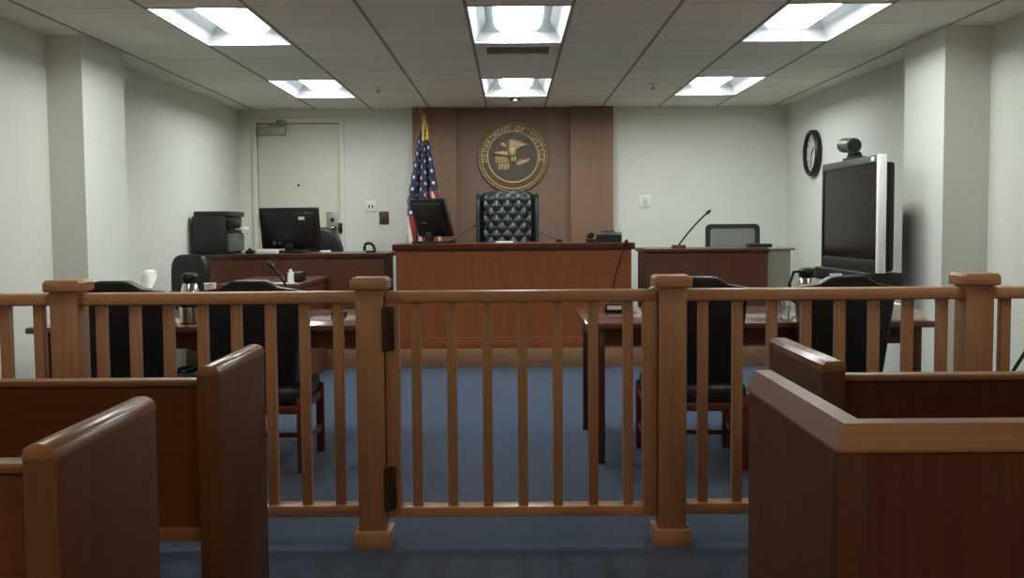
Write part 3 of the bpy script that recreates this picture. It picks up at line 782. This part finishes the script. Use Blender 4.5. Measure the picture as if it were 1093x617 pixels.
# ------------------------------------------------------------------ television
XT = 2.47
t = thing('tv_stand', 'black floor stand that carries the large television beside the right wall', 'tv stand', (2.56, 7.5, 0))
bx('shelf', (2.40, 2.66, 6.93, 8.11, .86, .952), 'blackp', t, bev=.01)
for y in (7.22, 7.82): bx('post', (2.56, 2.62, y - .04, y + .04, .10, .87), 'blackp', t, bev=.005)
bx('base', (2.34, 2.74, 7.0, 8.05, .06, .12), 'blackp', t, bev=.015)
for x in (2.40, 2.68):
    for y in (7.06, 7.98):
        bm = nb(); cyl(bm, (x - .015, y, .031), (x + .015, y, .031), .03); make('caster', bm, 'darkp', t)
t = thing('television', 'large silver-framed flat television turned sideways on the black stand', 'television', (XT + .06, 7.515, .953))
zc0, zc1 = .954, 1.756
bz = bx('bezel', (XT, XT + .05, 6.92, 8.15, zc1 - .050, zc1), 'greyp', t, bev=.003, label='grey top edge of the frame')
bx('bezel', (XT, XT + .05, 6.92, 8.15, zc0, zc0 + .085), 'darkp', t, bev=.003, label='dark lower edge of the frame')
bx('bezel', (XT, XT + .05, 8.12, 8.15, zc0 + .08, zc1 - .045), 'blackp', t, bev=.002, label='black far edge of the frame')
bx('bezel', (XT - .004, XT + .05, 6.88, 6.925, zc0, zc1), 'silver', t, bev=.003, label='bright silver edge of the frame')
bx('screen', (XT + .008, XT + .02, 6.915, 8.13, zc0 + .075, zc1 - .04), 'screen', t)
bx('logo_plate', (XT - .003, XT + .002, 6.985, 7.04, zc1 - .040, zc1 - .012), 'silver', bz)
bx('back_cover', (XT + .05, XT + .12, 6.91, 8.12, zc0 + .01, zc1 - .05), 'blackp', t, bev=.02)
# video camera on top
t = thing('video_camera', 'grey conference camera standing on top of the television', 'camera', (2.53, 7.55, zc1))
bm = nb(); box(bm, 2.49, 2.57, 7.42, 7.72, zc1 + .001, zc1 + .022, bev=.006); prism(bm, [(7.47, zc1 + .02), (7.66, zc1 + .02), (7.60, zc1 + .06), (7.53, zc1 + .06)], 'x', 2.495, 2.565, bev=.006); make('base', bm, 'darkp', t)
bm = nb(); cyl(bm, (2.488, 7.68, zc1 + .118), (2.496, 7.475, zc1 + .100), .054, .056, 24); make('body', bm, 'greyp', t)
bm = nb(); cyl(bm, (2.4957, 7.482, zc1 + .1005), (2.497, 7.452, zc1 + .098), .050, .044, 24); make('lens', bm, 'blackp', t)

# ------------------------------------------------------------------ counsel tables
ZT = .770
def table(label, x0, x1, y0, y1):
    t = thing('counsel_table', label, 'table', ((x0 + x1) / 2, (y0 + y1) / 2, 0), 0, 'counsel tables')
    bx('tabletop', (x0, x1, y0, y1, ZT - .035, ZT), 'table', t, bev=.008)
    a = .055
    bm = nb()
    box(bm, x0 + a, x1 - a, y0 + .06, y0 + .085, ZT - .125, ZT - .034); box(bm, x0 + a, x1 - a, y1 - .085, y1 - .06, ZT - .125, ZT - .034)
    box(bm, x0 + a, x0 + a + .025, y0 + .06, y1 - .06, ZT - .125, ZT - .034); box(bm, x1 - a - .025, x1 - a, y0 + .06, y1 - .06, ZT - .125, ZT - .034)
    make('apron', bm, 'tableleg', t)
    for lx in (x0 + .05, x1 - .05 - .055):
        for ly in (y0 + .05, y1 - .105): bx('leg', (lx, lx + .055, ly, ly + .055, 0, ZT - .034), 'tableleg', t, bev=.004)
    return t
table('dark wooden counsel table on the left, holding a tissue box and steel carafe', -2.605, -.70, 5.43, 6.50)
table('dark wooden counsel table on the right, reaching from the gate towards the television', .395, 2.26, 5.43, 6.50)

def counsel_chair(label):
    t = thing('counsel_chair', label, 'chair', (0, 0, 0), 0, 'counsel chairs behind the railing')
    # faces +y ; local y=0 is the rear leg
    bm = nb()
    half = [(.205, .40), (.225, .55), (.245, .80), (.260, .955), (.250, .968), (.20, .976), (.150, .985), (.118, 1.003), (.095, 1.018), (.070, 1.024)]
    poly = half + [(-x, z) for x, z in reversed(half)]
    prism(bm, poly, 'y', -.045, .045, bev=.014, seg=3)
    for v in bm.verts:
        v.co.y += -(v.co.z - .42) * .16 + .09 + .35 * v.co.x ** 2
    make('backrest', bm, 'leather', t, smooth=50)
    bm = nb(); box(bm, -.255, .255, .0, .56, .35, .46, bev=.035, seg=4); make('seat', bm, 'leather', t)
    for s in (-1, 1):
        bx('leg', (s * .25 - .022, s * .25 + .022, .0, .044, 0, .40), 'chairleg', t, bev=.004)
        bx('leg', (s * .25 - .022, s * .25 + .022, .53, .574, 0, .40), 'chairleg', t, bev=.004)
        bx('stretcher', (s * .25 - .012, s * .25 + .012, .04, .535, .13, .165), 'chairleg', t)
    bx('stretcher', (-.23, .23, .275, .30, .135, .16), 'chairleg', t)
    bx('seat_frame', (-.262, .262, -.002, .57, .315, .36), 'chairleg', t, bev=.004)
    return t
ch = counsel_chair('x')
ch.location = (-1.365, 5.31, 0); ch['label'] = 'black leather counsel chair at the left table, nearer the gate'
dup(ch, (-2.075, 5.31, 0), math.radians(3), 'black leather counsel chair at the left table, nearer the left wall')
dup(ch, (.975, 5.31, 0), math.radians(-1), 'black leather counsel chair at the right table, nearer the gate')
dup(ch, (1.75, 5.32, 0), math.radians(2), 'black leather counsel chair at the right table, in front of the television')

# table things
def carafe(label, x, y, hx, hy):
    t = thing('coffee_carafe', label, 'carafe', (x, y, ZT), 0, 'steel carafes')
    bm = nb(); lathe(bm, [(.054, .002), (.060, .008), (.061, .12), (.056, .16), (.040, .215), (.034, .228)], (x, y, ZT)); b = make('body', bm, 'steel', t)
    bm = nb(); lathe(bm, [(.0615, .092), (.0635, .096), (.0635, .106), (.061, .11)], (x, y, ZT)); make('band', bm, 'blackp', b)
    bm = nb(); lathe(bm, [(.036, .222), (.045, .23), (.047, .262), (.038, .275), (.012, .28)], (x, y, ZT)); prism(bm, [(x - .012, y - .07), (x + .012, y - .07), (x + .018, y - .03), (x - .018, y - .03)], 'z', ZT + .245, ZT + .262); make('lid', bm, 'blackp', t)
    bm = nb(); tube(bm, [(x + hx * d_, y + hy * d_, ZT + z_) for d_, z_ in ((.030, .262), (.075, .255), (.098, .19), (.094, .11), (.058, .08))], .010, 8); make('handle', bm, 'blackp', t)
carafe('steel coffee carafe with a black lid on the left table', -1.775, 5.62, .2, .98)
carafe('steel coffee carafe with a black lid on the right table', 1.655, 5.72, -1, 0)
def tumbler(label, x, y, h=.15):
    bm = nb(); lathe(bm, [(.028, .001), (.030, .003), (.037, h), (.0345, h), (.0275, .012), (.0005, .012)], (x, y, ZT))
    single('drinking_glass', bm, 'glass', label, 'glass', (x, y, ZT + .001), 'clear tumblers on the tables')
tumbler('clear glass beside the steel carafe on the left table, nearer the tissue box', -1.94, 5.76, .17)
tumbler('clear glass just left of the steel carafe on the left table', -1.845, 5.80, .17)
tumbler('clear glass left of the steel carafe on the right table', 1.50, 5.62, .13)
t = thing('tissue_box', 'white tissue box with a tissue sticking up on the left table', 'tissue box', (-2.25, 6.28, ZT))
bm = nb(); box(bm, -2.30, -2.15, 6.20, 6.35, ZT + .001, ZT + .135, bev=.004); make('box', bm, 'white', t)
bm = nb(); NT_ = 10
ver = []
for j in range(NT_ + 1):
    w = .012 + .034 * math.sin(j / NT_ * PI * .75); zz = ZT + .13 + .14 * j / NT_
    ver.append([bm.verts.new((-2.25 + .012 * j / NT_ + w * (i / 4 - 1) , 6.26 + .055 * j / NT_ + .008 * math.sin(i * .7 + j * .35), zz - .012 * (i / 4 - 1) ** 2 * j / NT_)) for i in range(9)])
for j in range(NT_):
    for i in range(8): bm.faces.new((ver[j][i], ver[j][i + 1], ver[j + 1][i + 1], ver[j + 1][i]))
ti = make('tissue', bm, 'tissue', t, smooth=180); so = ti.modifiers.new('thick', 'SOLIDIFY'); so.thickness = .002
def cup(label, x, y, h):
    bm = nb(); lathe(bm, [(.028, .001), (.030, .003), (.036, h - .004), (.039, h), (.034, h), (.028, .012), (.0005, .012)], (x, y, ZT))
    single('paper_cup', bm, 'tissue', label, 'cup', (x, y, ZT + .001), 'white cups on the tables')
cup('tall white cup on the left table behind the chair, right of the carafe', -1.865, 6.30, .185)
cup('tall white cup on the right table behind the chair nearest the television', 1.985, 6.25, .215)
mic('black gooseneck microphone rising from the left table towards the side desk', (-1.30, 6.2, ZT), curve((-1.31, 6.2, ZT + .02), (-1.36, 6.2, .95), (-1.455, 6.2, 1.055)), .008, .05, G)
mic('small black microphone lying low on the left table near the gate post', (-1.02, 6.0, ZT), curve((-1.02, 6.0, ZT + .03), (-1.06, 6.0, ZT + .11), (-1.12, 6.0, ZT + .10)), .007, .04, G)
mic('tall thin gooseneck microphone on the right table crossing in front of the bench', (.612, 6.2, ZT), curve((.60, 6.2, ZT + .03), (.615, 6.2, .98), (.685, 6.2, 1.165)), .005, .052, G)
t = thing('name_plate', 'little black-framed white plate in front of the tall thin microphone', 'name plate', (.612, 6.12, ZT))
bx('frame', (.558, .668, 6.105, 6.125, ZT + .001, ZT + .052), 'blackp', t, bev=.003)
bx('card', (.570, .656, 6.102, 6.107, ZT + .018, ZT + .042), 'tissue', t)
bm = nb(); prism(bm, [(2.02, ZT + .001), (2.235, ZT + .001), (2.23, ZT + .03), (2.12, ZT + .085), (2.02, ZT + .09)], 'y', 5.48, 5.76, bev=.003)
single('document_pile', bm, 'tissue', 'sloping pile of white papers at the right end of the right table', 'papers', (2.12, 5.62, ZT + .001))
bm = nb()
tube(bm, [(xr(5.95) - .012, 5.95, .63), (xr(5.95) - .05, 5.95, .60), (3.02, 5.96, .55), (2.985, 5.97, .48), (2.935, 6.0, .37), (2.90, 6.02, .22), (2.89, 6.05, .10), (2.91, 6.12, .025), (2.98, 6.3, .013)], .011)
single('power_cable', bm, 'blackp', 'black cable curving down the right wall beyond the railing', 'cable', (xr(6.0) - .1, 6.05, 0))

# ------------------------------------------------------------------ bar railing and gate
NY0, NY1 = 4.05, 4.162          # newel front and back
def newel(x, par):
    w = .0555
    n = bx('newel_post', (x - w, x + w, NY0, NY1, .068, 1.047), 'oak', par, bev=.002)
    bm = nb(); box(bm, x - .074, x + .074, NY0 - .018, NY1 + .018, 0, .07, bev=.003); make('plinth', bm, 'oakx', n)
    bm = nb()
    c = .012; z0, z1 = 1.046, 1.094; o = .019
    prism(bm, [(x - w - o + .006, z0), (x + w + o - .006, z0), (x + w + o, z0 + .006), (x + w + o, z1 - c), (x + w + o - c, z1), (x - w - o + c, z1), (x - w - o, z1 - c), (x - w - o, z0 + .006)], 'y', NY0 - o, NY1 + o, bev=.006)
    make('cap', bm, 'oakx', n)
def top_rail(x0, x1, par, z0=.990, z1=1.038):
    bm = nb(); box(bm, x0, x1, 4.066, 4.146, z0, z1, bev=.007, seg=3); return make('top_rail', bm, 'oakx', par)
def bottom_rail(x0, x1, par, z0=.124, z1=.170):
    bm = nb(); box(bm, x0, x1, 4.066, 4.146, z0, z1, bev=.004); return make('bottom_rail', bm, 'oakx', par)
def baluster(x, par, z0=.168, z1=.993):
    return bx('baluster', (x - .0195, x + .0195, 4.086, 4.126, z0, z1), 'oak', par, bev=.002)
t = thing('railing', 'fixed oak bar railing left of the gate with two capped posts', 'railing', (-1.2, 4.1, 0))
for x in (-.569, -1.785): newel(x, t)
top_rail(-1.735, -.62, t); bottom_rail(-1.735, -.62, t)
top_rail(-3.08, -1.835, t); bottom_rail(-3.08, -1.835, t)
for x in (-.702, -.838, -.975, -1.112, -1.248, -1.385, -1.520, -1.655): baluster(x, t)
for k in range(8): baluster(-1.905 - .1365 * k, t)
t = thing('railing', 'fixed oak bar railing right of the gate with two capped posts', 'railing', (1.3, 4.1, 0))
for x in (.640, 1.863): newel(x, t)
top_rail(.69, 1.813, t); bottom_rail(.69, 1.813, t)
top_rail(1.913, 3.15, t); bottom_rail(1.913, 3.15, t)
for x in (.769, .908, 1.047, 1.184, 1.321, 1.458, 1.594, 1.732): baluster(x, t)
for k in range(8): baluster(1.985 + .1365 * k, t)
t = thing('gate', 'oak swing gate with seven balusters in the middle of the railing', 'gate', (.03, 4.1, .12))
for x0, x1 in ((-.5095, -.456), (.527, .5805)): bx('stile', (x0, x1, 4.066, 4.146, .12, .992), 'oak', t, bev=.003)
top_rail(-.5095, .5805, t, .991, 1.037); bottom_rail(-.456, .527, t, .12, .162)
for x in (-.388, -.245, -.102, .040, .182, .326, .466): baluster(x, t, .160, .993)
for z0, z1 in ((.804, .977), (.158, .332)):
    bm = nb(); box(bm, -.500, -.472, 4.056, 4.068, z0, z1, bev=.002); cyl(bm, (-.504, 4.044, z0), (-.504, 4.044, z1), .008); box(bm, -.508, -.486, 4.046, 4.058, z0, z1); box(bm, -.519, -.508, 4.038, 4.0495, z0, z1)
    make('hinge', bm, 'bronze', t)

# ------------------------------------------------------------------ pews
def arc_cap(x0, x1, zb_, h, n=10):
    c = (x0 + x1) / 2; hw_ = (x1 - x0) / 2
    pts = [(x1 + .001, zb_), (x1 + .001, zb_ + h * .3)]
    for i in range(n + 1):
        a = PI * i / n; pts.append((c + hw_ * math.cos(a) * .97, zb_ + h * .4 + h * .6 * math.sin(a)))
    pts += [(x0 - .001, zb_ + h * .3), (x0 - .001, zb_)]
    return pts
def chamfer_cap(x0, x1, zb_, h):
    return [(x0 - .001, zb_), (x1 + .001, zb_), (x1 + .001, zb_ + h - .012), (x1 - .012, zb_ + h), (x0 + .012, zb_ + h), (x0 - .001, zb_ + h - .012)]
def pew(label, s, xa, y0, y1, wall, capf, backz=.845, body='pew', back='pew_red', capmat='pew_cap', zgap=.348):
    """s=-1: pew to the left of the aisle, +1 to the right; xa = aisle face of the end panel"""
    t = thing('pew', label, 'pew', (s * (abs(xa) + .9), y0 + .3, 0), 0, 'gallery pews')
    th = .068
    def ends(x0, x1):
        e = bx('end_panel', (x0, x1, y0, y1, 0, .862), body, t, bev=.004)
        bm = nb(); prism(bm, capf(x0, x1, .860, .032), 'y', y0 - .001, y1 + .001, bev=.003); make('cap', bm, capmat, e)
    xi = xa + s * th
    ends(min(xa, xi), max(xa, xi))
    xo = wall - s * .30
    ends(min(xo, xo - s * th), max(xo, xo - s * th))
    l, r = sorted((xi, xo - s * th))
    bx('back_panel', (l - .002, r + .002, y0 + .060, y0 + .085, zgap + .03, backz - .02), back, t)
    bx('back_rail', (l - .002, r + .002, y0 + .052, y0 + .092, zgap, zgap + .045), 'pew_capx', t, bev=.004)
    bx('back_cap', (l - .002, r + .002, y0 + .040, y0 + .098, backz - .022, backz), 'pew_capx', t, bev=.008)
    bx('seat', (l - .002, r + .002, y0 + .085, y1 - .03, .395, .435), body, t, bev=.012)
    return t
pew('long wooden pew left of the aisle, right behind the railing', -1, -.866, 2.99, 3.545, -3.1, arc_cap)
pew('wooden pew left of the aisle, nearest the camera, one row behind the other', -1, -.868, 1.92, 2.46, -3.1, arc_cap)
pew('wooden pew right of the aisle, between the railing and the boxed pew', 1, .915, 2.99, 3.62, 3.15, chamfer_cap, body='pew_dark', back='pew_dark')
# the near right pew is closed to the floor and has a mitred cap running round its corner
t = thing('pew', 'boxed wooden pew with a mitred light cap at the right, nearest the camera', 'pew', (1.8, 2.45, 0), 0, 'gallery pews')
PX, PY = .668, 2.075
bx('end_panel', (PX, PX + .062, PY + .06, 2.86, 0, .832), 'pew', t)
bx('back_panel', (PX + .062, 2.88, PY + .004, PY + .055, 0, .832), 'pew_dark', t)
bx('corner_post', (PX, PX + .064, PY, PY + .062, 0, .832), 'pew_dark', t, bev=.002)
bx('end_panel', (2.85, 2.91, PY, 2.86, 0, .832), 'pew', t)
bx('seat', (PX + .06, 2.86, PY + .05, PY + .58, .395, .435), 'pew', t, bev=.012)
prof = [(-.006, .828), (-.006, .834), (.018, .884), (.060, .886), (.066, .880), (.066, .828)]
bm = nb(); rings = []
for p_ in ('e', 'c', 'w'):
    rings.append([bm.verts.new({'e': (PX + o, 2.866, z), 'c': (PX + o, PY + o, z), 'w': (2.91, PY + o, z)}[p_]) for o, z in prof])
for a, b in zip(rings, rings[1:]):
    for k in range(len(prof)): bm.faces.new((a[k], a[(k + 1) % len(prof)], b[(k + 1) % len(prof)], b[k]))
bm.faces.new(rings[0][::-1]); bm.faces.new(rings[-1])
make('cap_rail', bm, 'pew_capx', t, smooth=20)

# ------------------------------------------------------------------ world, camera, view
w = bpy.data.worlds.new('World'); SC.world = w; w.use_nodes = True
w.node_tree.nodes['Background'].inputs[0].default_value = (0.02, 0.02, 0.02, 1); w.node_tree.nodes['Background'].inputs[1].default_value = 0.0

cam = bpy.data.cameras.new('camera'); co = bpy.data.objects.new('camera', cam); COL.objects.link(co)
cam.sensor_width = 36; cam.lens = 36 * 1090 / 1093; cam.clip_start = .05; cam.clip_end = 60
pitch = math.atan(68.5 / 1090); roll = 0.0075
fwd = Vector((0, math.cos(pitch), -math.sin(pitch))); up = Vector((0, math.sin(pitch), math.cos(pitch))); right = Vector((1, 0, 0))
r2 = math.cos(roll) * right - math.sin(roll) * up; u2 = math.sin(roll) * right + math.cos(roll) * up
mw = Matrix((r2, u2, -fwd)).transposed().to_4x4(); mw.translation = (0, 0, 1.30)
co.matrix_world = mw
SC.camera = co
vs = SC.view_settings
vs.view_transform = 'Standard'; vs.look = 'None'; vs.gamma = 1.0; vs.use_curve_mapping = False; vs.exposure = 0.0
SC.cycles.use_denoising = True
SC.cycles.max_bounces = 10; SC.cycles.diffuse_bounces = 6
